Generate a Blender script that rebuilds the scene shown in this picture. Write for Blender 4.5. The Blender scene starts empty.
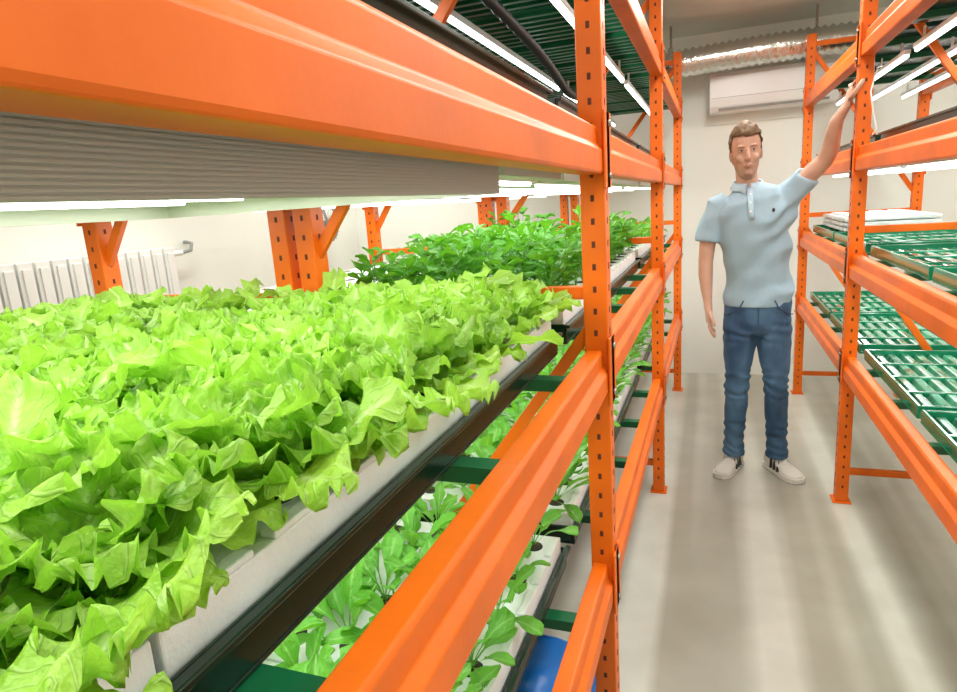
import bpy, math, random
import numpy as np
from mathutils import Vector, Matrix, noise
scene=bpy.context.scene
COL=scene.collection
R=random.Random(7)
scene.view_settings.view_transform='Standard'

# ------------------------------------------------------------------ materials
def mat(name,col,rough=0.5,metal=0.0,var=0.0,scale=8.0,bump=0.0,bscale=60.0,col2=None,stretch=(1,1,1),emit=0.0,spec=0.5,coat=0.0):
    m=bpy.data.materials.new(name); m.use_nodes=True
    nt=m.node_tree; N=nt.nodes; L=nt.links
    b=N['Principled BSDF']
    b.inputs['Roughness'].default_value=rough; b.inputs['Metallic'].default_value=metal
    b.inputs['Specular IOR Level'].default_value=spec
    b.inputs['Coat Weight'].default_value=coat
    c=tuple(col)+(1,)
    b.inputs['Base Color'].default_value=c
    tc=N.new('ShaderNodeTexCoord'); mp=N.new('ShaderNodeMapping'); mp.inputs['Scale'].default_value=stretch
    L.new(tc.outputs['Object'],mp.inputs['Vector'])
    if var>0 or col2:
        nz=N.new('ShaderNodeTexNoise'); nz.inputs['Scale'].default_value=scale; nz.inputs['Detail'].default_value=5
        L.new(mp.outputs['Vector'],nz.inputs['Vector'])
        rp=N.new('ShaderNodeValToRGB'); rp.color_ramp.elements[0].position=0.35; rp.color_ramp.elements[1].position=0.65
        c2=col2 if col2 else tuple(x*(1-var) for x in col)
        rp.color_ramp.elements[0].color=tuple(c2)+(1,); rp.color_ramp.elements[1].color=c
        L.new(nz.outputs['Fac'],rp.inputs['Fac']); L.new(rp.outputs['Color'],b.inputs['Base Color'])
    if bump>0:
        n2=N.new('ShaderNodeTexNoise'); n2.inputs['Scale'].default_value=bscale; n2.inputs['Detail'].default_value=3
        L.new(mp.outputs['Vector'],n2.inputs['Vector'])
        bp=N.new('ShaderNodeBump'); bp.inputs['Strength'].default_value=bump; bp.inputs['Distance'].default_value=0.01
        L.new(n2.outputs['Fac'],bp.inputs['Height']); L.new(bp.outputs['Normal'],b.inputs['Normal'])
    if emit>0:
        b.inputs['Emission Color'].default_value=c; b.inputs['Emission Strength'].default_value=emit
    return m

def leafmat(name,ca,cb,rib,trans=0.35,tcol=(0.5,0.9,0.05),veins=0.3):
    m=bpy.data.materials.new(name); m.use_nodes=True
    nt=m.node_tree; N=nt.nodes; L=nt.links
    b=N['Principled BSDF']; b.inputs['Roughness'].default_value=0.38; b.inputs['Specular IOR Level'].default_value=0.45
    at=N.new('ShaderNodeAttribute'); at.attribute_name='leaf'
    sp=N.new('ShaderNodeSeparateColor'); L.new(at.outputs['Color'],sp.inputs['Color'])
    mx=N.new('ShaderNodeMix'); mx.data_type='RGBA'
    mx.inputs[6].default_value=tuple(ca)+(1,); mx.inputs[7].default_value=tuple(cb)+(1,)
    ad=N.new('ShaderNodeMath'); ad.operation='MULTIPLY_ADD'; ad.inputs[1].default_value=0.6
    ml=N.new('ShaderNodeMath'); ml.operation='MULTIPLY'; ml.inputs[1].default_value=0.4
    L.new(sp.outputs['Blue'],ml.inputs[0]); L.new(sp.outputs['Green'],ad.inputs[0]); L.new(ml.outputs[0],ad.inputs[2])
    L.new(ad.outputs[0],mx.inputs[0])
    mr=N.new('ShaderNodeMapRange'); mr.inputs['From Min'].default_value=0.02; mr.inputs['From Max'].default_value=0.16
    mr.inputs['To Min'].default_value=0.85; mr.inputs['To Max'].default_value=0.0
    L.new(sp.outputs['Red'],mr.inputs['Value'])
    v1=N.new('ShaderNodeMath');v1.operation='MULTIPLY_ADD';v1.inputs[1].default_value=-.38
    L.new(sp.outputs['Red'],v1.inputs[0]);L.new(sp.outputs['Green'],v1.inputs[2])
    v2=N.new('ShaderNodeMath');v2.operation='MULTIPLY';v2.inputs[1].default_value=52;L.new(v1.outputs[0],v2.inputs[0])
    v3=N.new('ShaderNodeMath');v3.operation='SINE';L.new(v2.outputs[0],v3.inputs[0])
    v4=N.new('ShaderNodeMapRange');v4.inputs['From Min'].default_value=.72;v4.inputs['From Max'].default_value=1;v4.inputs['To Max'].default_value=veins
    L.new(v3.outputs[0],v4.inputs['Value'])
    v5=N.new('ShaderNodeMath');v5.operation='MAXIMUM';L.new(v4.outputs[0],v5.inputs[0]);L.new(mr.outputs[0],v5.inputs[1])
    m2=N.new('ShaderNodeMix'); m2.data_type='RGBA'; m2.inputs[7].default_value=tuple(rib)+(1,)
    L.new(mx.outputs[2],m2.inputs[6]); L.new(v5.outputs[0],m2.inputs[0])
    L.new(m2.outputs[2],b.inputs['Base Color'])
    cb_=N.new('ShaderNodeTexNoise'); cb_.inputs['Scale'].default_value=70; cb_.inputs['Detail'].default_value=3
    tc=N.new('ShaderNodeTexCoord'); L.new(tc.outputs['Object'],cb_.inputs['Vector'])
    sb=N.new('ShaderNodeMath');sb.operation='MULTIPLY_ADD';sb.inputs[1].default_value=-.5;L.new(v4.outputs[0],sb.inputs[0]);L.new(cb_.outputs['Fac'],sb.inputs[2])
    bp=N.new('ShaderNodeBump'); bp.inputs['Strength'].default_value=0.8; bp.inputs['Distance'].default_value=0.008
    L.new(sb.outputs[0],bp.inputs['Height']); L.new(bp.outputs['Normal'],b.inputs['Normal'])
    tr=N.new('ShaderNodeBsdfTranslucent'); tr.inputs['Color'].default_value=tuple(tcol)+(1,)
    ms=N.new('ShaderNodeMixShader'); ms.inputs[0].default_value=trans
    L.new(b.outputs[0],ms.inputs[1]); L.new(tr.outputs[0],ms.inputs[2])
    L.new(ms.outputs[0],N['Material Output'].inputs['Surface'])
    return m

ORANGE=mat('orange_powder_coat',(0.86,0.155,0.004),0.38,var=0.2,scale=5,bump=0.05,bscale=40,spec=.35)
HOLE=mat('hole_dark',(0.10,0.018,0.004),0.8)
BOLT=mat('bolt_steel',(0.35,0.3,0.25),0.35,metal=0.9)
GREENBAR=mat('green_paint',(0.004,0.13,0.045),0.35,var=0.3,scale=6)
PAN=mat('tray_black_green',(0.003,0.028,0.016),0.25,var=0.3,scale=12)
GTRAY=mat('green_tray_plastic',(0.008,0.26,0.12),0.2,var=0.35,scale=9,coat=0.4)
GCLEAR=mat('pale_green_channel',(0.12,0.45,0.27),0.12,var=0.5,scale=14,coat=0.6)
RAFT=mat('white_foam_raft',(0.84,0.88,0.88),0.45,var=0.06,scale=30,bump=0.12,bscale=180)
CUP=mat('net_cup_dark',(0.015,0.02,0.012),0.6)
SOIL=mat('substrate_brown',(0.06,0.035,0.02),0.9)
HOUS=mat('ribbed_housing_grey',(0.50,0.50,0.44),0.5)
TUBE=mat('led_tube_white',(1.0,1.0,0.97),0.4,emit=6.0)
WHITEP=mat('white_plastic',(0.86,0.88,0.86),0.35)
WALL=mat('wall_white_paint',(0.84,0.86,0.80),0.6,var=0.05,scale=1.5,bump=0.03,bscale=20)
CEIL=mat('ceiling_paint',(0.64,0.67,0.60),0.7,var=0.06,scale=2)
SILVER=mat('silver_foil',(0.70,0.72,0.68),0.22,metal=0.95,bump=0.5,bscale=30)
BLUEP=mat('blue_plastic',(0.01,0.18,0.62),0.3)
BLACK=mat('black_rubber',(0.015,0.015,0.015),0.5)
GREY=mat('grey_plastic',(0.25,0.26,0.25),0.5)

def floormat():
    m=bpy.data.materials.new('concrete_floor'); m.use_nodes=True
    nt=m.node_tree; N=nt.nodes; L=nt.links; b=N['Principled BSDF']; b.inputs['Roughness'].default_value=0.28
    tc=N.new('ShaderNodeTexCoord')
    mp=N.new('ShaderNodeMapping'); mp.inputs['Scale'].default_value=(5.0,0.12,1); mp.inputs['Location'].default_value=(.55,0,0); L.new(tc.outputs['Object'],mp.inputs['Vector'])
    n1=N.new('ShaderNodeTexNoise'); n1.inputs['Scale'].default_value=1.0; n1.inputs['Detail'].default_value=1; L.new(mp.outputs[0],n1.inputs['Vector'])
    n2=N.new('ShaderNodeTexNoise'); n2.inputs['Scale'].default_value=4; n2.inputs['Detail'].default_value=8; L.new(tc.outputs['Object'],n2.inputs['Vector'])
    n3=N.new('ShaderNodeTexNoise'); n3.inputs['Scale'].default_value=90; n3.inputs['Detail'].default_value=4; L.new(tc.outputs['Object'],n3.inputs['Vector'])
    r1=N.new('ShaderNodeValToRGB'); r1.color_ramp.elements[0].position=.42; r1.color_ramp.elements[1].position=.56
    r1.color_ramp.elements[0].color=(0.44,0.43,0.35,1); r1.color_ramp.elements[1].color=(0.67,0.67,0.59,1); L.new(n1.outputs['Fac'],r1.inputs['Fac'])  # dark bands along the aisle: rack shadows painted into the floor colour
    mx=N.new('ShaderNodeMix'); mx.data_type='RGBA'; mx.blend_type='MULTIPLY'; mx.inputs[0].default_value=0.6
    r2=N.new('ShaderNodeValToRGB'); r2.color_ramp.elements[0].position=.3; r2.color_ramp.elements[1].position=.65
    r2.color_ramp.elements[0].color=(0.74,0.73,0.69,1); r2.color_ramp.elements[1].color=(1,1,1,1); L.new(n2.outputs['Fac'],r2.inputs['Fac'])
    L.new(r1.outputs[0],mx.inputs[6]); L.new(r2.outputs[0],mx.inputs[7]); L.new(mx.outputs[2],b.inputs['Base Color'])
    bp=N.new('ShaderNodeBump'); bp.inputs['Strength'].default_value=.12; bp.inputs['Distance'].default_value=.004
    L.new(n3.outputs['Fac'],bp.inputs['Height']); L.new(bp.outputs[0],b.inputs['Normal'])
    return m
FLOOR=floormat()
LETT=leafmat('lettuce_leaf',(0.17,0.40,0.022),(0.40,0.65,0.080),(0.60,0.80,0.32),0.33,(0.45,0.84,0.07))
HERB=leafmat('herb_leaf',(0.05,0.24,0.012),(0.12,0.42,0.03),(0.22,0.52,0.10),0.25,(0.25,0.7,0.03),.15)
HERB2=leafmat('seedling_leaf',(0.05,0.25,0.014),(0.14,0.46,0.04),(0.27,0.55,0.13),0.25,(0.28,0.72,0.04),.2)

# ------------------------------------------------------------------ mesh builder
class MB:
    def __init__(s): s.V=[];s.F=[];s.M=[];s.n=0;s.att=[];s.S=[]
    def add(s,v,f,m=0,att=None,smooth=False):
        o=s.n; s.V.extend([tuple(p) for p in v]); s.n+=len(v)
        for q in f: s.F.append(tuple(i+o for i in q)); s.M.append(m); s.S.append(smooth)
        if att is None: s.att.extend([(0,0,0)]*len(v))
        else: s.att.extend(att)
    def box(s,x0,x1,y0,y1,z0,z1,m=0):
        v=[(x0,y0,z0),(x1,y0,z0),(x1,y1,z0),(x0,y1,z0),(x0,y0,z1),(x1,y0,z1),(x1,y1,z1),(x0,y1,z1)]
        s.add(v,[(0,3,2,1),(4,5,6,7),(0,1,5,4),(1,2,6,5),(2,3,7,6),(3,0,4,7)],m)
    def bar(s,a,b,w,h,m=0,up=(0,0,1)):
        a=Vector(a);b=Vector(b);t=(b-a).normalized();u=Vector(up)
        sd=t.cross(u)
        if sd.length<1e-4: sd=t.cross(Vector((0,1,0)))
        sd.normalize();u=sd.cross(t)
        v=[]
        for p in(a,b):
            for i,j in((-1,-1),(1,-1),(1,1),(-1,1)): v.append(p+sd*i*w/2+u*j*h/2)
        s.add(v,[(3,2,1,0),(4,5,6,7),(0,1,5,4),(1,2,6,5),(2,3,7,6),(3,0,4,7)],m)
    def prismY(s,prof,y0,y1,m=0):
        n=len(prof); v=[(x,y0,z) for x,z in prof]+[(x,y1,z) for x,z in prof]
        f=[tuple(range(n)),tuple(reversed(range(n,2*n)))]
        f+=[(i,i+n,(i+1)%n+n,(i+1)%n) for i in range(n)]
        s.add(v,f,m)
    def loft(s,st,n=16,m=0,ref=(0,-1,0),pw=2.0,smooth=True):
        st=[(Vector(q[:3]),q[3],q[4] if len(q)>4 else q[3]) for q in st]
        ref=Vector(ref);v=[];f=[];k=len(st)
        for i,(c,ra,rb) in enumerate(st):
            t=(st[min(i+1,k-1)][0]-st[max(i-1,0)][0])
            if t.length<1e-7:t=Vector((0,0,1))
            t.normalize()
            b=ref-t*ref.dot(t)
            if b.length<.05: b=Vector((1,0,0))-t*t.x
            b.normalize();a=b.cross(t)
            for j in range(n):
                an=2*math.pi*j/n;cc=math.cos(an);ss=math.sin(an)
                x=math.copysign(abs(cc)**(2/pw),cc);y=math.copysign(abs(ss)**(2/pw),ss)
                v.append(c+a*x*ra+b*y*rb)
        for i in range(k-1):
            for j in range(n):
                j2=(j+1)%n
                f.append((i*n+j,i*n+j2,(i+1)*n+j2,(i+1)*n+j))
        v.append(st[0][0]);v.append(st[-1][0]);c0=len(v)-2;c1=c0+1
        for j in range(n):
            f.append((c0,(j+1)%n,j)); f.append((c1,(k-1)*n+j,(k-1)*n+(j+1)%n))
        s.add(v,f,m,smooth=smooth)
    def ell(s,c,r,m=0,nu=14,nv=10,rot=None):
        v=[];f=[];c=Vector(c)
        for i in range(nv+1):
            th=math.pi*i/nv
            for j in range(nu):
                ph=2*math.pi*j/nu
                p=Vector((r[0]*math.sin(th)*math.cos(ph),r[1]*math.sin(th)*math.sin(ph),r[2]*math.cos(th)))
                if rot:p=rot@p
                v.append(c+p)
        for i in range(nv):
            for j in range(nu):
                j2=(j+1)%nu; f.append((i*nu+j,(i+1)*nu+j,(i+1)*nu+j2,i*nu+j2))
        s.add(v,f,m,smooth=True)
    def cyl(s,a,b,r,n=12,m=0,smooth=True):
        a=Vector(a);b=Vector(b); s.loft([(*a,r),(*b,r)],n,m,ref=(0.31,-0.9,0.3),smooth=smooth)
    def transform(s,M): s.V=[tuple(M@Vector(p)) for p in s.V]
    def obj(s,name,mats,parent=None,bevel=0,attr=False,smooth=None):
        me=bpy.data.meshes.new(name); me.from_pydata(s.V,[],s.F)
        for m in mats: me.materials.append(m)
        me.polygons.foreach_set('material_index',s.M)
        me.polygons.foreach_set('use_smooth',[bool(smooth) if smooth is not None else x for x in s.S])
        if attr:
            a=me.attributes.new('leaf','FLOAT_COLOR','POINT')
            arr=np.ones((len(s.V),4),dtype=np.float32); arr[:,:3]=np.array(s.att,dtype=np.float32); a.data.foreach_set('color',arr.ravel())
        me.update(); me.validate()
        o=bpy.data.objects.new(name,me); COL.objects.link(o)
        if parent:o.parent=parent
        if bevel:
            bm=o.modifiers.new('bevel','BEVEL');bm.width=bevel;bm.segments=2;bm.limit_method='ANGLE'
        return o
def empty(name):
    e=bpy.data.objects.new(name,None);COL.objects.link(e);e.empty_display_size=.1;return e
def bake(o,mods):
    for t,kw in mods:
        md=o.modifiers.new(t,t)
        for k,v in kw.items(): setattr(md,k,v)
    dg=bpy.context.evaluated_depsgraph_get(); dg.update()
    me=bpy.data.meshes.new_from_object(o.evaluated_get(dg)); mats=list(o.data.materials)
    o.modifiers.clear(); o.data=me
    if len(me.materials)==0:
        for m in mats: me.materials.append(m)
    for p in me.polygons:p.use_smooth=True
    return o
def area(name,loc,sx,sy,power,parent=None,col=(1,1,1),rot=(0,0,0)):
    l=bpy.data.lights.new(name,'AREA');l.shape='RECTANGLE';l.size=sx;l.size_y=sy;l.energy=power;l.color=col
    o=bpy.data.objects.new(name,l);o.location=loc;o.rotation_euler=rot;COL.objects.link(o)
    if parent:o.parent=parent
    return o

# ------------------------------------------------------------------ room
XL,XR,YB,YF,H=-3.2,2.4,5.45,-2.2,2.62
def simple(name,b,m,bevel=0):
    q=MB();q.box(*b);return q.obj(name,[m],bevel=bevel)
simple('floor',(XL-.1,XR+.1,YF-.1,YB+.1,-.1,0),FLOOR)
simple('ceiling',(XL-.1,XR+.1,YF-.1,YB+.1,H,H+.1),CEIL)
simple('wall_left',(XL-.1,XL,YF,YB,0,H),WALL)
simple('wall_right',(XR,XR+.1,YF,YB,0,H),WALL)
simple('wall_back',(XL-.1,XR+.1,YB,YB+.1,0,H),WALL)
simple('wall_front',(XL-.1,XR+.1,YF-.1,YF,0,H),WALL)
q=MB()
q.box(-.08,1.05,YB-.012,YB-.0005,1.96,2.40)
q.obj('trim_1',[WALL],bevel=.003)

# ------------------------------------------------------------------ racks
def rack(name,xa,xb,ys,levels,top=2.42,sgn=1,diag=None):
    root=empty(name)
    lo,hi=diag
    p=MB();h=MB()
    for y in ys:
        for x in (xa,xb):
            p.box(x-.027,x+.027,y-.03,y+.03,.006,top)
            p.box(x-.040,x+.040,y-.045,y+.045,0,.006,)
            for k in range(int((top-.1)/.05)):
                z=.08+k*.05
                h.box(x-.004,x+.004,y-.0306,y+.0306,z-.007,z+.007)
                h.box(x-.0276,x+.0276,y-.004,y+.004,z-.007,z+.007)
    p.obj('uprights',[ORANGE],root,bevel=.004); h.obj('upright_slots',[HOLE],root)
    b=MB();g=MB();bo=MB()
    for i in range(len(ys)-1):
        y0,y1=ys[i]+.03,ys[i+1]-.03
        for z in levels:
            for x,s in((xa,sgn),(xb,-sgn)):
                pr=[(-.022,-.05),(.024,-.05),(.026,-.044),(.026,-.002),(.014,.012),(.014,.044),(.010,.05),(-.022,.05)]
                pr=[(x+s*a,z+c) for a,c in pr]
                if s<0: pr=pr[::-1]
                b.prismY(pr,y0,y1)
                for yy,d in((y0,-1),(y1,1)):
                    xs=sorted((x+s*.0275,x+s*.033))
                    ya,yb=sorted((yy-d*.012,yy+d*.05))
                    b.box(xs[0],xs[1],ya,yb,z-.08,z+.08)
                    for zz in(-.055,.055):
                        bo.cyl((x+s*.033,yy+d*.025,z+zz),(x+s*.039,yy+d*.025,z+zz),.007,8)
            n=4
            for k in range(n):
                yy=y0+(y1-y0)*(k+.5)/n
                g.box(min(xa,xb)+.022,max(xa,xb)-.022,yy-.018,yy+.018,z+.02,z+.044)
    b.obj('beams',[ORANGE],root,bevel=.002); bo.obj('bolts',[BOLT],root); g.obj('cross_bars',[GREENBAR],root)
    d=MB()
    for y in ys:
        for z in(.15,1.27,2.36): d.box(min(xa,xb)+.02,max(xa,xb)-.02,y-.012,y+.012,z-.015,z+.015)
        d.bar((lo,y,.19),(hi,y,1.21),.02,.028)
        d.bar((lo,y,1.36),(hi,y,2.34),.02,.028)
    d.obj('end_frame_braces',[ORANGE],root,bevel=.002)
    return root
LY=[-.35,1.46,3.15,4.95]
LEV=[.55,1.09,1.58,2.04]
rack('storage_rack',-.25,-1.0,LY,LEV,sgn=1,diag=(-1.0,-.25))
rack('storage_rack',-1.75,-1.08,LY,LEV,sgn=-1,diag=(-1.75,-1.08))
RLEV=[.66,1.115,1.57,2.02]
RY=[1.45,3.21,4.97]
RX=.58
rack('storage_rack',RX,1.23,RY,RLEV,sgn=-1,diag=(1.23,RX))

# ------------------------------------------------------------------ trays
TZ=.0445
def tray(x0,x1,y0,y1,z,raft=True,holes=(4,10),hh=.05,cup=.024,hx=None):
    q=MB();t=.006
    q.box(x0,x1,y0,y1,z,z+t,0)
    q.box(x0,x0+t,y0,y1,z+t,z+hh,0);q.box(x1-t,x1,y0,y1,z+t,z+hh,0)
    q.box(x0+t,x1-t,y0,y0+t,z+t,z+hh,0);q.box(x0+t,x1-t,y1-t,y1,z+t,z+hh,0)
    q.box(x1-.002,x1+.010,y0-.01,y1+.01,z+hh-.008,z+hh,0);q.box(x0-.010,x0+.002,y0-.01,y1+.01,z+hh-.008,z+hh,0)
    pts=[]
    if raft:
        nb=3;L=(y1-y0-.02)/nb;zt=z+.082
        for i in range(nb):
            a=y0+.012+i*L;b=a+L-.006
            q.box(x0+.012,x1-.010,a,b,z+.03,zt,1)
            m=5
            for k in range(m):
                ya=a+(b-a)*(k+.12)/m;yb=a+(b-a)*(k+.88)/m
                q.box(x1-.026,x1-.0095,ya,yb,zt,zt+.007,1)
        nx,ny=holes
        for i in range(nx):
            for j in range(ny):
                px=x0+(x1-x0)*(i+.5)/nx if hx is None else hx[i]
                py=y0+(y1-y0)*(j+.5)/ny
                pts.append((px,py,zt+.002))
                q.cyl((px,py,zt-.005),(px,py,zt+.0025),cup,12,2); q.cyl((px,py,zt-.005),(px,py,zt+.004),cup*.62,8,3)
    q.obj('hydroponic_tray',[PAN,RAFT,CUP,SOIL],bevel=0.002)
    return pts
spots={}
for ri,(x0,x1) in enumerate(((-.955,-.335),(-1.70,-1.12))):
    for bi in range(3):
        y0,y1=LY[bi]+.05,LY[bi+1]-.05
        for li,z in enumerate(LEV):
            lett=(li==1 and bi==0)
            hol=(4,10) if lett else ((5,12) if li==0 else ((5,13) if li<2 else (3,3)))
            hx=None
            if lett and ri==0: hx=[-.395,-.55,-.71,-.865]
            spots[(ri,bi,li)]=tray(x0,x1,y0,y1,z+TZ,raft=(li<2),holes=hol,hh=.085 if li==2 else .05,cup=.016 if lett else .022,hx=hx)

def green_tray(x0,x1,y0,y1,z):
    q=MB()
    q.box(x0,x1,y0,y1,z,z+.008,0)
    for a,b in((x0,x0+.012),(x1-.012,x1)): q.box(a,b,y0,y1,z+.008,z+.045,0)
    for a,b in((y0,y0+.012),(y1-.012,y1)): q.box(x0+.012,x1-.012,a,b,z+.008,z+.045,0)
    n=int((x1-x0-.04)/.048)
    for i in range(n):
        xa=x0+.022+i*(x1-x0-.044)/n; w=(x1-x0-.044)/n
        q.prismY([(xa+.004,z+.008),(xa+w-.004,z+.008),(xa+w-.012,z+.03),(xa+.012,z+.03)],y0+.02,y1-.02,1)
    m=int((y1-y0)/.17)
    for j in range(1,m):
        yy=y0+(y1-y0)*j/m; q.box(x0+.012,x1-.012,yy-.008,yy+.008,z+.008,z+.035,0)
    q.obj('green_growing_tray',[GTRAY,GCLEAR],bevel=.003)
for bi in range(2):
    y0,y1=RY[bi]+.05,RY[bi+1]-.05
    ym=(y0+y1)/2
    for li,z in enumerate(RLEV):
        if li<2:
            green_tray(.63,1.185,y0,ym-.02,z+TZ);green_tray(.63,1.185,ym+.02,y1,z+TZ)
        else: tray(.64,1.185,y0,y1,z+TZ,raft=False)
q=MB()
for k in range(3):
    zb=1.206+k*.026
    q.box(.68,1.14,4.10,4.85,zb,zb+.02,0)
    for j in range(8):
        ya=4.12+j*.09; q.box(.672,.68,ya,ya+.06,zb+.002,zb+.016,0)
        if k==2:
            for i in range(4): q.box(.72+i*.105,.79+i*.105,ya,ya+.06,zb+.02,zb+.028,0)
q.obj('foam_raft_stack',[RAFT],bevel=.004)

# ------------------------------------------------------------------ lights in racks
def grow_light(x0,x1,y0,y1,ztop,deep,power,ntubes=4,skirt=0,warm=(1,1,.95)):
    q=MB()
    q.box(x0,x1,y0,y1,ztop-deep,ztop,0)
    if skirt:
        q.box(x1,x1+.004,y0,y1,ztop-skirt,ztop,0)
        q.box(x0-.004,x0,y0,y1,ztop-skirt,ztop,0)
        q.box(x0,x1,y1-.004,y1,ztop-skirt,ztop-deep,0)
        n=14
        for i in range(n):
            z=ztop-skirt+skirt*(i+.5)/n
            q.box(x1+.004,x1+.0054,y0,y1,z-skirt*.28/n,z+skirt*.28/n,0)
    for i in range(ntubes):
        x=x0+(x1-x0)*(i+.5)/ntubes
        q.box(x-.014,x+.014,y0+.01,y1-.01,ztop-deep-.003,ztop-deep,2)
        q.cyl((x,y0+.03,ztop-deep-.006),(x,y1-.03,ztop-deep-.006),.005,8,1)
    o=q.obj('led_grow_light',[HOUS,TUBE,WHITEP,BLACK])
    if power>0: area('lamp_glow',((x0+x1)/2,(y0+y1)/2,ztop-deep-.0125),(x1-x0)*.9,(y1-y0)*.95,power,o,warm)
    return o
grow_light(-.95,-.31,-.29,.95,1.545,.018,6.2,5,.049)
grow_light(-.95,-.31,.99,1.40,1.545,.02,2.0,5)
grow_light(-1.72,-1.12,-.29,1.40,1.545,.018,7.0,5)
for bi in(1,2):
    y0,y1=LY[bi]+.06,LY[bi+1]-.06
    grow_light(-.93,-.33,y0,y1,1.545,.02,7,4)
    grow_light(-1.70,-1.13,y0,y1,1.545,.02,6,4)
for bi in range(3):
    y0,y1=LY[bi]+.06,LY[bi+1]-.06
    grow_light(-.93,-.43,y0,y1,1.1085,.007,6.5,4)
    if bi<2: grow_light(-1.65,-1.16,y0,y1,1.1085,.007,4,4)
for bi in range(3):
    y0,y1=LY[bi]+.06,LY[bi+1]-.06
    for x in(-.39,-.68,-.92):
        q=MB();q.box(x-.010,x+.010,y0,y1,1.985,2.003,0);q.cyl((x,y0+.01,1.979),(x,y1-.01,1.979),.0075,10,1)
        for yy in (y0+.1,y1-.1): q.box(x-.004,x+.004,yy-.004,yy+.004,2.003,2.0495,0)
        o=q.obj('led_tube_lamp',[WHITEP,TUBE])
        if x==-.68: area('lamp_glow',(x,(y0+y1)/2,1.965),.05,y1-y0,5,o,(1,1,.96))
q=MB()
for rx0,rx1 in((-.97,-.28),(-1.72,-1.11)):
    for bi in range(3):
        y0,y1=LY[bi]+.05,LY[bi+1]-.05
        n=int((y1-y0)/.055)
        for j in range(n+1):
            yy=y0+(y1-y0)*j/n
            if min(abs(yy-(LY[bi]+.03+(LY[bi+1]-LY[bi]-.06)*(k+.5)/4)) for k in range(4))<.032: continue
            q.box(rx0,rx1,yy-.01,yy+.01,2.05,2.074)
q.obj('green_slat_grid',[GREENBAR])
for bi in range(2):
    y0,y1=RY[bi]+.06,RY[bi+1]-.06
    for li,z in enumerate(RLEV[1:]):
        for x in(.74,.92,1.10):
            zt=z-.03
            q=MB();q.box(x-.011,x+.011,y0,y1,zt-.018,zt,0);q.cyl((x,y0+.01,zt-.025),(x,y1-.01,zt-.025),.008,10,1)
            for yy in (y0+.1,y1-.1): q.box(x-.004,x+.004,yy-.004,yy+.004,zt,zt+.043,0)
            o=q.obj('led_tube_lamp',[WHITEP,TUBE])
            if x==.92: area('lamp_glow',(x,(y0+y1)/2,zt-.036),.05,y1-y0,4.8,o,(1,1,.97))

# ------------------------------------------------------------------ leaves
def leaf(mb,base,az,th0,bend,L,W,nt,nu,ruff,fr,ph,rnd,pet=0.0,cup=.25,lobes=0.0,tilt=0.0,tipw=.03,h2=0.45):
    t=np.linspace(0,1,nt+1)
    th=th0+bend*t**1.4
    ds=L/nt
    r=np.concatenate([[0],np.cumsum(np.sin((th[1:]+th[:-1])/2)*ds)])
    z=np.concatenate([[0],np.cumsum(np.cos((th[1:]+th[:-1])/2)*ds)])
    tt=np.clip((t-pet)/(1-pet),0,1)
    pk=.64
    w=np.where(tt<pk,.14+.86*np.sin(np.clip(tt/pk,0,1)*math.pi/2)**1.3,np.sqrt(np.clip(1-((tt-pk)/(1-pk))**2,0,1))*(1-tipw)+tipw)
    w=np.where(t<pet,.07,w)*W
    w=w*(1+lobes*np.sin(tt*17+ph)+lobes*.5*np.sin(tt*41+ph*2))
    u=np.linspace(-1,1,nu+1)
    T,U=np.meshgrid(np.arange(nt+1),u,indexing='ij')
    w2=w[T];tv=t[T];th2=th[T]
    edge=np.abs(U)**1.7
    env=np.clip(tv*1.7,0,1)*np.clip(w2/W*1.2,0,1)
    sg=np.where(U>0,1.7,0)
    n=cup*U*U*w2 + ruff*env*(edge*np.sin(fr*tv+ph+sg)+h2*edge**1.6*np.sin(fr*1.9*tv+ph*2-sg)+.2*np.sin(fr*.6*tv+U*4+ph))
    n+=ruff*.9*np.clip((tv-.75)/.25,0,1)*np.sin(U*7+ph)
    er=np.array([math.cos(az),math.sin(az),0]);es=np.array([-math.sin(az),math.cos(az),0]);ez=np.array([0,0,1.])
    es=es*math.cos(tilt)+ez*math.sin(tilt)
    P=np.array(base)+r[T][...,None]*er+z[T][...,None]*ez+(U*w2*(1-.12*edge))[...,None]*es
    P=P+n[...,None]*(-np.cos(th2)[...,None]*er+np.sin(th2)[...,None]*ez)
    m=nu+1
    f=[(i*m+j,i*m+j+1,(i+1)*m+j+1,(i+1)*m+j) for i in range(nt) for j in range(nu)]
    a=[(abs(float(x)),float(y),rnd) for x,y in zip(U.ravel(),tv.ravel())]
    mb.add(P.reshape(-1,3).tolist(),f,0,a,True)

def lettuce(mb,p,s,lod,front):
    n=(31,23,16)[lod]
    nt,nu=((36,16),(20,10),(10,6))[lod]
    rnd=R.random();a0=R.random()*6.28
    for k in range(n):
        f=k/(n-1)
        az=a0+k*2.399+R.uniform(-.25,.25)
        L=s*(.172-.100*f)*R.uniform(.8,1.15)
        th0=(1.0-.78*f)*R.uniform(.7,1.12);bend=(.70+.15*f)*R.uniform(.3,1.4)
        if front and math.cos(az)>.1 and f<.6: th0=R.uniform(.75,1.25);bend=R.uniform(.2,.7);L*=.86
        W=s*(.045-.013*f)*R.uniform(.8,1.2)
        leaf(mb,(p[0]+.008*math.cos(az),p[1]+.008*math.sin(az),p[2]+.004+.010*f),az,th0,bend,L,W,nt,nu,.0115*s*R.uniform(.6,1.35),R.uniform(16,24),R.random()*6.28,min(1,max(0,rnd*.5+R.random()*.5)),0,.12,R.uniform(.07,.17),R.uniform(-.35,.35),.28,(.55,.40,.12)[lod])
q=MB()
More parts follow.
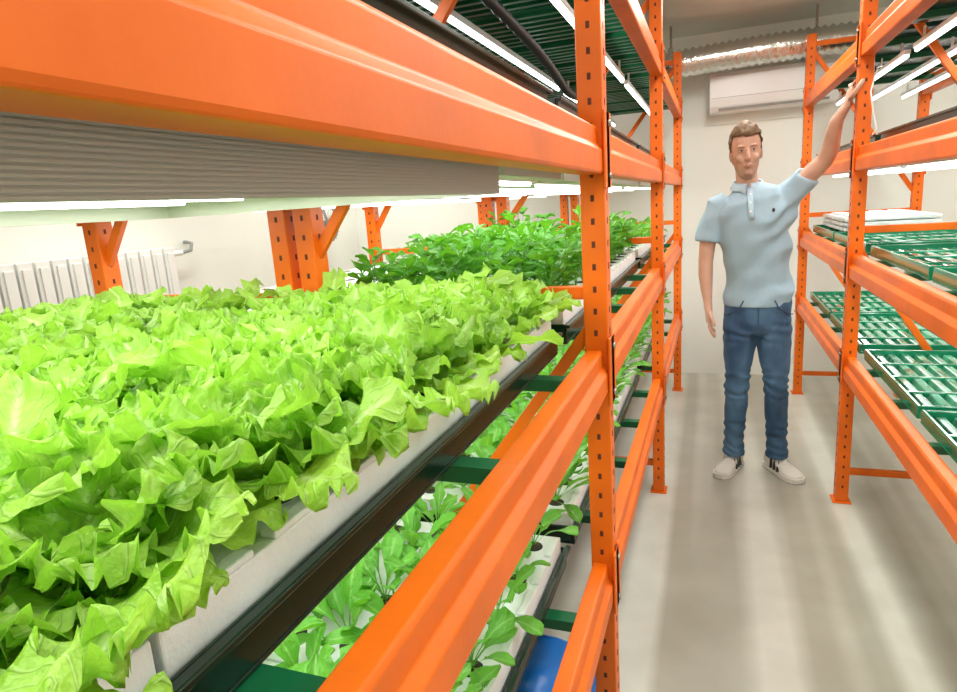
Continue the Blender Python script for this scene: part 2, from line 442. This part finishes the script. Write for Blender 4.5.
for ri in(0,1):
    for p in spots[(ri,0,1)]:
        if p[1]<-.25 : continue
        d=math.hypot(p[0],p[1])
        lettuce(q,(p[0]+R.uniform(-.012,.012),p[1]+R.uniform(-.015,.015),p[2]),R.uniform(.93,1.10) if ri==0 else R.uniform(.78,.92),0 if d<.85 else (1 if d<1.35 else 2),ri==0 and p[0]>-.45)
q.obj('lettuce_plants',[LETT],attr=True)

def herb(mb,p,h,n,LL,kind=0):
    rnd=R.random();a0=R.random()*6.28
    for k in range(n):
        az=a0+k*2.4+R.uniform(-.4,.4)
        f=k/max(1,n-1)
        L=h*R.uniform(.7,1.15)
        th0=(1.15-.95*f)*R.uniform(.6,1.1)
        leaf(mb,(p[0],p[1],p[2]),az,th0,R.uniform(.5,1.2),L,LL*R.uniform(.75,1.15),12,6,.004,R.uniform(6,10),R.random()*6,min(1,rnd*.5+R.random()*.5),.38,.3,.05 if kind==0 else .25,R.uniform(-.4,.4),.12)
def bush(mb,p,h,n,LL):
    rnd=R.random()
    for st in range(4):
        az=R.random()*6.28;lean=R.uniform(.05,.4)
        hx=h*R.uniform(.7,1.1)
        e=(p[0]+math.cos(az)*hx*lean,p[1]+math.sin(az)*hx*lean,p[2]+hx)
        mb.loft([(*p,.002),(*e,.0015)],4)
        for k in range(n):
            g=.3+.7*k/(n-1)
            b=tuple(p[i]+(e[i]-p[i])*g for i in range(3))
            for s in(0,math.pi):
                leaf(mb,b,az+k*1.57+s+R.uniform(-.3,.3),R.uniform(.7,1.3),R.uniform(.2,.9),LL*R.uniform(1.1,1.7),LL*.48,5,4,.004,6,R.random()*6,min(1,rnd*.5+R.random()*.5),.15,.3,0.05,R.uniform(-.3,.3),.1)
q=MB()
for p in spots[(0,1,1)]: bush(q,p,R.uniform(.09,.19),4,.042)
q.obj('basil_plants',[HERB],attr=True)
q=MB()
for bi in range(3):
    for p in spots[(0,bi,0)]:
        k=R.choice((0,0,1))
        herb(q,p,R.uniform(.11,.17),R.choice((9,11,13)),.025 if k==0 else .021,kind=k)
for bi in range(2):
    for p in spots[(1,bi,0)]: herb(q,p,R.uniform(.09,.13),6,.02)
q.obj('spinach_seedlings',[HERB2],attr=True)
q=MB()
for ri in(0,1):
    for p in spots[(ri,2,1)]: herb(q,p,R.uniform(.08,.13),10,.02,1)
q.obj('arugula_seedlings',[HERB2],attr=True)

# ------------------------------------------------------------------ room fittings
q=MB()
prof=[(5.436,2.03),(5.27,2.03),(5.235,2.07),(5.225,2.12),(5.225,2.27),(5.24,2.30),(5.436,2.30)]
v=[(x,y,z) for x in(-.04,.80) for y,z in prof];n=len(prof)
q.add(v,[tuple(range(n)),tuple(reversed(range(n,2*n)))]+[(i,i+n,(i+1)%n+n,(i+1)%n) for i in range(n)],0)
q.bar((.02,5.247,2.052),(.74,5.247,2.052),.004,.022,1)
q.box(.70,.77,5.222,5.2255,2.10,2.115,1)
q.box(-.03,.79,5.223,5.2255,2.125,2.128,1)
q.obj('air_conditioner',[WHITEP,GREY],bevel=.006)
q=MB();st=[]
x=-.75;k=0
while x<1.5:
    st.append((x,5.07+.015*math.sin(x*3),2.375+.018*math.sin(x*2.6),.098 if k%2 else .080));x+=.024;k+=1
q.loft(st,28,0,ref=(0,0,1))
for xx in(-.3,.62,1.25):
    q.cyl((xx-.015,5.07,2.378),(xx+.015,5.07,2.378),.103,24,0);q.box(xx-.008,xx+.008,5.065,5.075,2.47,H,1)
q.obj('ventilation_duct',[SILVER,BOLT])
q=MB();XW=XL+.004
for i in range(15):
    y=1.75+i*.088
    q.box(XW+.035,XW+.115,y+.004,y+.08,.80,1.36,0);q.box(XW+.115,XW+.125,y+.02,y+.064,.83,1.33,0)
q.cyl((XW+.075,1.70,.85),(XW+.075,3.14,.85),.018,10,0);q.cyl((XW+.075,1.70,1.32),(XW+.075,3.16,1.32),.018,10,0)
q.loft([(XW+.075,3.16,1.32,.012),(XW+.075,3.24,1.33,.012),(XW+.06,3.27,1.37,.012),(XW+.02,3.27,1.38,.012),(XW,3.27,1.38,.012)],8,1)
for y in(1.9,2.9): q.box(XW,XW+.04,y,y+.02,1.2,1.24,1)
q.obj('radiator',[WHITEP,GREY],bevel=.006)
q=MB();c=Vector((XL+.135,4.75,1.42))
pts=[]
for k in range(33):
    a=2*math.pi*k/32;pts.append((c.x,c.y+.15*math.cos(a),c.z+.15*math.sin(a),.008))
q.loft(pts,6,0,ref=(1,0,0))
for k in range(12):
    a=math.pi*k/12; d=Vector((0,math.cos(a),math.sin(a)))*.15
    q.cyl(c-d+Vector((.02,0,0)),c+d+Vector((.02,0,0)),.002,5,0)
for k in range(4):
    a=math.pi/2*k+.4; d=Vector((0,math.cos(a),math.sin(a)))
    q.bar(c+d*.02,c+d*.13,.06,.004,0,up=(1,.3,0))
q.cyl(c-Vector((.13,0,0)),c+Vector((.02,0,0)),.03,12,0)
q.obj('wall_fan',[GREY])
q=MB();bx,by=-.43,1.36
q.loft([(bx,by,0.001,.12),(bx,by,.02,.125),(bx,by,.27,.155),(bx,by,.272,.165),(bx,by,.295,.166),(bx,by,.297,.155),(bx,by,.26,.150),(bx,by,.04,.118)],36,0)
hp=[(bx+.165*math.cos(a),by-.05*math.sin(a),.28-.10*math.sin(a),.004) for a in [math.pi*k/12 for k in range(13)]]
q.loft(hp,6,1,ref=(0,0,1))
q.obj('blue_bucket',[BLUEP,BOLT])
q=MB();st=[]
for k in range(60):
    t=k/59;st.append((-.53+.03*math.sin(t*5),1.55+t*1.5,1.98-.09*math.sin(t*math.pi*.8),.016 if k%2 else .013))
q.loft(st,10,0,ref=(0,0,1));q.obj('corrugated_hose',[BLACK])
q=MB()
q.loft([(.655,3.30,1.97,.003),(.645,3.25,1.935,.003),(.615,3.168,1.92,.003),(.595,3.165,1.83,.003),(.61,3.165,1.74,.003),(.625,3.165,1.68,.003),(.61,3.165,1.66,.003)],6,0)
q.obj('power_cable',[WHITEP])
for x,y,pw_ in((.2,3.7,26),(.2,2.0,21),(.2,.2,13),(-1.4,-1.4,18),(1.6,.8,21),(-2.5,2.5,24),(1.8,3.6,25),(-2.5,4.6,24)):  # unseen ceiling fixtures, added for room light and fill
    q=MB();q.box(x-.06,x+.06,y-.6,y+.6,H-.035,H-.0005,0);q.cyl((x-.025,y-.57,H-.045),(x-.025,y+.57,H-.045),.013,10,1);q.cyl((x+.025,y-.57,H-.045),(x+.025,y+.57,H-.045),.013,10,1)
    o=q.obj('added_ceiling_light',[WHITEP,TUBE]);area('lamp_glow',(x,y,H-.065),.3,1.2,pw_,o,(1,1,.95))

# ------------------------------------------------------------------ MAN
man=empty('man')
SKIN=mat('skin',(0.60,0.36,0.26),0.5,var=0.1,scale=14,spec=.35)
STUB=mat('skin_stubble',(0.50,0.30,0.21),0.6,var=0.2,scale=120)
HAIR=mat('hair_brown',(0.19,0.11,0.05),0.6,var=0.55,scale=60,bump=.6,bscale=140,stretch=(1,.3,.6))
BROW=mat('brow_brown',(0.26,0.155,0.085),0.7)
SHIRT=mat('polo_cotton',(0.33,0.47,0.56),0.8,var=0.1,scale=5,bump=1.0,bscale=9,stretch=(1.2,1,.7))
COLLAR=mat('polo_collar',(0.40,0.54,0.63),0.8)
JEANS=mat('denim',(0.08,0.18,0.29),0.75,col2=(0.02,0.06,0.13),scale=5,bump=1.0,bscale=16,stretch=(1,1,.6))
SEAM=mat('denim_seam',(0.03,0.06,0.12),.8)
BELT=mat('belt_dark',(0.03,0.02,0.015),.5)
SHOE=mat('shoe_white_leather',(0.75,0.74,0.66),.45)
EYEW=mat('eye_white',(0.66,0.60,0.55),.3);IRIS=mat('iris',(0.06,0.045,0.04),.2);LIP=mat('lips',(0.50,0.26,0.21),.5)
BY=3.47
q=MB()
q.loft([(.212,BY,.99,.145,.100),(.212,BY,.97,.150,.105),(.211,BY,.90,.159,.113),(.208,BY,.83,.160,.115),(.206,BY,.77,.14,.10),(.206,BY,.755,.08,.06)],32)
q.loft([(.135,BY,.90,.075,.09),(.130,BY,.82,.084,.100),(.125,BY-.005,.70,.078,.090),(.122,BY-.012,.58,.066,.074),(.121,BY-.015,.51,.060,.066),(.119,BY+.0,.42,.058,.066),(.116,BY+.02,.32,.055,.066),(.113,BY+.03,.20,.050,.059),(.112,BY+.03,.13,.052,.061),(.111,BY+.03,.085,.055,.063)],28)
q.loft([(.282,BY,.90,.075,.09),(.287,BY,.82,.084,.100),(.292,BY-.008,.70,.078,.090),(.298,BY-.015,.58,.066,.074),(.302,BY-.018,.51,.060,.066),(.308,BY,.42,.058,.066),(.315,BY+.02,.32,.055,.066),(.321,BY+.03,.20,.050,.059),(.325,BY+.03,.13,.052,.061),(.327,BY+.03,.085,.055,.063)],28)
o=q.obj('jeans',[JEANS],man)
bake(o,[('REMESH',dict(mode='VOXEL',voxel_size=.007)),('SMOOTH',dict(iterations=6,factor=.5))])
for vtx in o.data.vertices:
    p=vtx.co; k=0
    for zc in(.52,.13,.78,.17,.47,.24): k+=math.exp(-((p.z-zc)/.05)**2)
    w=math.sin(p.z*125+(p.x*30)+6*noise.noise(p*9))*.0042*min(1,k)+noise.noise(p*14)*.007
    d=Vector((p.x-(.12 if p.x<.207 else .305),p.y-BY,0))
    if d.length>.02 and p.z<.9: vtx.co=p+d.normalized()*w
q=MB()
q.bar((.209,BY-.113,.93),(.207,BY-.117,.80),.006,.004,0,up=(0,1,0))
for s in(-1,1):
    q.loft([(.21+s*.07,BY-.107,.94,.003),(.21+s*.09,BY-.104,.90,.003),(.21+s*.14,BY-.071,.865,.003),(.21+s*.158,BY-.03,.86,.003)],6,0)
q.obj('jeans_seams',[SEAM],man)
q=MB()
q.loft([(.212,BY,.905,.165,.120),(.212,BY,.93,.162,.118),(.210,BY,1.0,.151,.110),(.203,BY,1.10,.148,.107),(.193,BY,1.20,.157,.112),(.184,BY,1.30,.173,.118),(.177,BY,1.37,.182,.117),(.170,BY,1.42,.168,.105),(.163,BY,1.455,.125,.09),(.157,BY,1.48,.08,.072),(.155,BY,1.49,.06,.06)],40)
q.loft([(.06,BY,1.41,.06,.07),(.018,BY,1.395,.063,.070),(-.008,BY,1.34,.061,.066),(-.022,BY,1.28,.058,.062),(-.030,BY-.005,1.225,.058,.061)],24)
q.loft([(.27,BY,1.40,.06,.07),(.325,BY,1.425,.066,.072),(.365,BY-.01,1.47,.060,.066),(.405,BY-.03,1.52,.056,.060)],24,ref=(0,-1,0))
q.loft([(.29,BY,1.25,.05,.07),(.325,BY,1.36,.05,.07),(.36,BY-.01,1.45,.05,.06)],20)
o=q.obj('polo_shirt',[SHIRT],man)
bake(o,[('REMESH',dict(mode='VOXEL',voxel_size=.006)),('SMOOTH',dict(iterations=6,factor=.5))])
for vtx in o.data.vertices:
    p=vtx.co; d=Vector((p.x-.2,p.y-BY,0))
    if d.length>.03:
        am=.0055+.005*max(0,min(1,(p.x-.05)/.3))
        vtx.co=p+d.normalized()*(am*math.sin((p.z*.6-p.x*.35)*80+4*noise.noise(p*6))*max(0,noise.noise(p*4)+.55)+.010*noise.noise(p*10))
q=MB()
cx,cy=.153,BY
for side in(-1,1):
    v=[];f=[]
    for i in range(9):
        a=math.radians(-90+side*(8+i*21.5))
        for k,(rr,zz) in enumerate(((.060,1.505),(.066,1.512),(.082,1.478),(.080,1.474))):
            if i==0 and k>=2: rr+=.012;zz-=.018
            v.append((cx+rr*math.cos(a),cy-.004+rr*math.sin(a)*.98,zz+.012*math.sin(a)))
    for i in range(8):
        for k in range(4):
            f.append((i*4+k,i*4+(k+1)%4,(i+1)*4+(k+1)%4,(i+1)*4+k))
    f+= [(0,1,2,3),(32,33,34,35)]
    q.add(v,f,0,smooth=True)
q.loft([(.157,BY-.078,1.475,.014,.004),(.160,BY-.111,1.42,.014,.004),(.166,BY-.121,1.36,.014,.004),(.17,BY-.121,1.33,.013,.004)],8,0)
for z,y in((1.45,-.100),(1.41,-.117),(1.37,-.125)): q.ell((.161,BY+y,z),(.005,.003,.005),1,8,6)
q.ell((.262,BY-.108,1.37),(.007,.003,.010),2,8,6)
q.obj('collar_and_placket',[COLLAR,WHITEP,BELT],man)
q=MB()
q.loft([(.157,BY+.012,1.42,.06,.06),(.154,BY+.006,1.48,.054,.058),(.146,BY,1.53,.049,.055),(.141,BY-.0,1.58,.048,.057)],24)
q.loft([(.0,BY,1.38,.045),(-.018,BY,1.30,.044),(-.032,BY,1.20,.039),(-.038,BY-.0,1.13,.036,.038),(-.038,BY-.012,1.06,.035,.040),(-.032,BY-.028,.98,.028,.033),(-.026,BY-.04,.925,.021,.027),(-.024,BY-.045,.905,.021,.029),(-.020,BY-.05,.87,.018,.042),(-.018,BY-.054,.83,.016,.043),(-.018,BY-.056,.815,.010,.036)],20)
HZ=-.025;HX=-.014
q.loft([(.325,BY,1.42,.044),(.38,BY-.02,1.48,.044),(.43,BY-.05,1.535,.041),(.472,BY-.075,1.58,.038),(.488,BY-.105,1.625,.038),(.490,BY-.15,1.69,.033),(.497,BY-.19,1.742,.026,.029),(.510,BY-.208,1.79+HZ,.021,.028),(.526,BY-.225,1.82+HZ,.017,.038),(.533,BY-.232,1.86+HZ,.014,.042),(.536,BY-.232,1.885+HZ,.010,.038)],20,ref=(0,-1,.0))
o=q.obj('arms_and_neck',[SKIN],man)
bake(o,[('REMESH',dict(mode='VOXEL',voxel_size=.005)),('SMOOTH',dict(iterations=4,factor=.5))])
q=MB()
def finger(pts,r): q.loft([(*pts[0],r*.9)]+[(*p,r*(1-.08*i)) for i,p in enumerate(pts[:-1])][1:]+[(*pts[-1],r*.75),(*(Vector(pts[-1])+(Vector(pts[-1])-Vector(pts[-2])).normalized()*r*.7),r*.3)],10,0,ref=(.2,.1,.3))
hy=BY-.056
for k,(dy,l) in enumerate(((-.030,.072),(-.010,.080),(.010,.074),(.029,.058))):
    b=Vector((-.018,hy+dy,.835))
    finger([b,b+Vector((.002,-.002,-l*.42)),b+Vector((.012,-.004,-l*.78)),b+Vector((.026,-.004,-l*1.05))],.0088)
b=Vector((-.014,hy-.03,.885));finger([b,b+Vector((.006,-.024,-.022)),b+Vector((.014,-.036,-.045)),b+Vector((.020,-.038,-.064))],.0098)
yb=3.24
for k in range(4):
    z=1.825+HZ+k*.019
    l=(.9,1,1.05,.95)[k]
    finger([Vector((.548+HX,yb-.015,z)),Vector((.549+HX,yb+.010,z+.016)),Vector((.568+HX,yb+.012,z+.030)),Vector((.596+HX,yb+.011,z+.036)),Vector(((.622*l if l<1 else .624)+HX,yb+.010,z+.034))],.0098)
finger([Vector((.543+HX,3.21,1.835+HZ)),Vector((.551+HX,3.178,1.856+HZ)),Vector((.568+HX,3.169,1.882+HZ)),Vector((.580+HX,3.169,1.902+HZ))],.0105)
q.obj('fingers',[SKIN],man)

HM=Matrix.Translation((.139,BY-.012,1.645))@Matrix.Rotation(math.radians(-3.5),4,'Y')@Matrix.Rotation(math.radians(4),4,'Z')@Matrix.Diagonal((.93,.95,.965,1))
hst=[(-.120,.022,-.080,-.035),(-.112,.034,-.088,-.01),(-.095,.046,-.091,.02),(-.07,.056,-.090,.05),(-.04,.064,-.088,.075),(0,.070,-.087,.092),(.03,.073,-.088,.098),(.06,.073,-.086,.097),(.085,.066,-.076,.088),(.105,.050,-.056,.068),(.118,.030,-.03,.045),(.122,.012,-.008,.02)]
q=MB()
q.loft([(0,(a+b)/2,z,w,(b-a)/2) for z,w,a,b in hst],32,pw=2.2)
q.loft([(0,-.080,.018,.007,.010),(0,-.090,0,.0075,.012),(0,-.100,-.018,.009,.013),(0,-.103,-.030,.012,.012),(0,-.095,-.040,.011,.010)],14)
q.ell((-.011,-.092,-.034),(.006,.008,.006));q.ell((.011,-.092,-.034),(.006,.008,.006))
for s in(-1,1):
    q.ell((s*.028,-.080,.027),(.022,.009,.006))
    q.ell((s*.036,-.070,-.028),(.018,.013,.018))
    q.ell((s*.072,.005,-.008),(.009,.016,.030),rot=Matrix.Rotation(s*.25,3,'Z'))
q.ell((0,-.084,-.100),(.018,.011,.013))
q.ell((0,-.088,-.064),(.022,.008,.010))
o=q.obj('head',[SKIN,STUB],man)
bake(o,[('REMESH',dict(mode='VOXEL',voxel_size=.0033)),('SMOOTH',dict(iterations=4,factor=.5))])
if len(o.data.materials)<2: o.data.materials.append(STUB)
for p in o.data.polygons:
    c=p.center
    lim=-.048+max(0,(abs(c.x)-.03))*1.1
    beard=c.z<lim and c.y<.015 and not(abs(c.x)<.019 and -.072<c.z<-.055)
    p.material_index=1 if beard else 0
o.data.transform(HM)
q=MB()
for s in(-1,1):
    q.ell((s*.029,-.0812,.006),(.0115,.006,.0040),0,14,8)
    q.ell((s*.029,-.0860,.006),(.0042,.0022,.0038),1,10,8)
    q.loft([(s*.017,-.0848,.0078,.0008),(s*.029,-.0882,.0108,.0013),(s*.041,-.0823,.0078,.0008)],6,1)
    q.loft([(s*.013,-.0895,.0225,.0018),(s*.028,-.0912,.0265,.0023),(s*.046,-.082,.0245,.0012)],8,3)
q.loft([(-.020,-.0920,-.064,.0014),(-.008,-.0960,-.0620,.0026),(0,-.0965,-.063,.0023),(.008,-.0960,-.0620,.0026),(.020,-.0920,-.064,.0014)],8,2,ref=(0,0,1))
q.loft([(-.016,-.0915,-.0662,.0012),(0,-.0955,-.069,.0034),(.016,-.0915,-.0662,.0012)],8,2,ref=(0,0,1))
q.transform(HM);q.obj('face_features',[EYEW,IRIS,LIP,BROW],man)
hh=np.array(hst);v=[];f=[];nn=64;zs=np.linspace(-.07,.122,40)
ok=[]
for z in zs:
    w=np.interp(z,hh[:,0],hh[:,1]);a=np.interp(z,hh[:,0],hh[:,2]);b=np.interp(z,hh[:,0],hh[:,3])
    for j in range(nn):
        an=2*math.pi*j/nn;cc,ss=math.cos(an),math.sin(an)
        d=Vector((math.copysign(abs(cc)**.91,cc)*w,(a+b)/2+math.copysign(abs(ss)**.91,ss)*(b-a)/2,z))
        nr=Vector((cc*1.,ss*1.,max(0,(z-.02)/.1)**1.2*1.5)).normalized()
        front=max(0,-ss)
        th=.006+.012*max(0,(z-.04)/.08)+.016*front*max(0,(z-.065)/.05)
        th+=.008*noise.noise(Vector((d.x*70,d.y*25,d.z*50)))
        v.append(d+nr*th)
        if ss<-.55: hl=.066+.006*abs(cc)+.004*noise.noise(Vector((d.x*90,0,1)))
        elif ss<-.18: hl=.006+ (0.062)*((-ss-.18)/.37)
        elif ss<.2: hl=-.014 if ss<0.0 else .02
        else: hl=-.055
        ok.append(z>=hl)
for i in range(len(zs)-1):
    for j in range(nn):
        ids=(i*nn+j,i*nn+(j+1)%nn,(i+1)*nn+(j+1)%nn,(i+1)*nn+j)
        if all(ok[k] for k in ids): f.append(ids)
v.append(Vector((0,-.005,.145)));top=(len(zs)-1)*nn
for j in range(nn): f.append((top+j,top+(j+1)%nn,len(v)-1))
q=MB();q.add(v,f,0,smooth=True);q.transform(HM)
o=q.obj('hair',[HAIR],man);sm=o.modifiers.new('s','SOLIDIFY');sm.thickness=.008;sm.offset=-1
def shoe(ax,ay,ang):
    q=MB()
    st=[(.085,.022,.05,.045),(.078,.032,.052,.052),(.05,.037,.055,.055),(.01,.038,.053,.052),(-.03,.040,.047,.042),(-.07,.044,.038,.030),(-.12,.048,.033,.024),(-.155,.045,.030,.020),(-.178,.034,.028,.016),(-.188,.018,.027,.010)]
    q.loft([(0,y,cz+.004,w,h) for y,w,cz,h in st],20,0,ref=(0,0,1),pw=2.4)
    out=[]
    for y,w in((.092,.018),(.082,.034),(.05,.041),(0,.041),(-.05,.045),(-.11,.052),(-.155,.050),(-.182,.038),(-.196,.018)): out.append((w,y))
    pl=[(w,y) for w,y in out]+[(-w,y) for w,y in reversed(out)]
    n=len(pl);q.add([(x,y,0.001) for x,y in pl]+[(x,y,.030) for x,y in pl],[tuple(range(n)),tuple(reversed(range(n,2*n)))]+[(i,(i+1)%n,(i+1)%n+n,i+n) for i in range(n)],0)
    q.add([(x*1.005,y*1.002,0.0) for x,y in pl]+[(x*1.005,y*1.002,.006) for x,y in pl],[tuple(range(n)),tuple(reversed(range(n,2*n)))]+[(i,(i+1)%n,(i+1)%n+n,i+n) for i in range(n)],3)
    for s in(-1,1):
        for k in range(3):
            y=-.005-k*.030
            q.bar((s*.0500,y-.010,.032),(s*.026,y+.018,.100-k*.012),.007,.017,1,up=(0,1,0))
    q.ell((0,.07,.085),(.026,.016,.02),1,12,8)
    for k in range(5):
        y=-.025-k*.02; z=.094-k*.010
        q.bar((-.020,y,z),(.020,y-.006,z),.006,.005,2)
    q.ell((0,-.03,.085),(.02,.05,.016),2,12,8,rot=Matrix.Rotation(.45,3,'X'))
    q.transform(Matrix.Translation((ax,ay,0))@Matrix.Rotation(ang,4,'Z')@Matrix.Diagonal((.95,.95,.95,1)))
    q.obj('sneaker',[SHOE,BLACK,WHITEP,GREY],man,bevel=.002)
shoe(.110,BY+.035,math.radians(-22)); shoe(.328,BY+.035,math.radians(30))

# ------------------------------------------------------------------ world + camera
w=bpy.data.worlds.new('world');scene.world=w;w.use_nodes=True
w.node_tree.nodes['Background'].inputs[0].default_value=(.9,.95,.85,1);w.node_tree.nodes['Background'].inputs[1].default_value=.3
cam=bpy.data.cameras.new('camera');co=bpy.data.objects.new('camera',cam);COL.objects.link(co)
f=640.
Yc=Vector((236,156,-f)).normalized();Zc=Vector((-200,2928,f)).normalized();Zc=(Zc-Yc*Zc.dot(Yc)).normalized();Xc=Yc.cross(Zc)
M=Matrix((Xc,Yc,Zc)).to_4x4()
M.translation=Vector((0,0,1.48))
co.matrix_world=M
cam.sensor_fit='HORIZONTAL';cam.sensor_width=36;cam.lens=f/957*36;cam.clip_start=.02
scene.camera=co
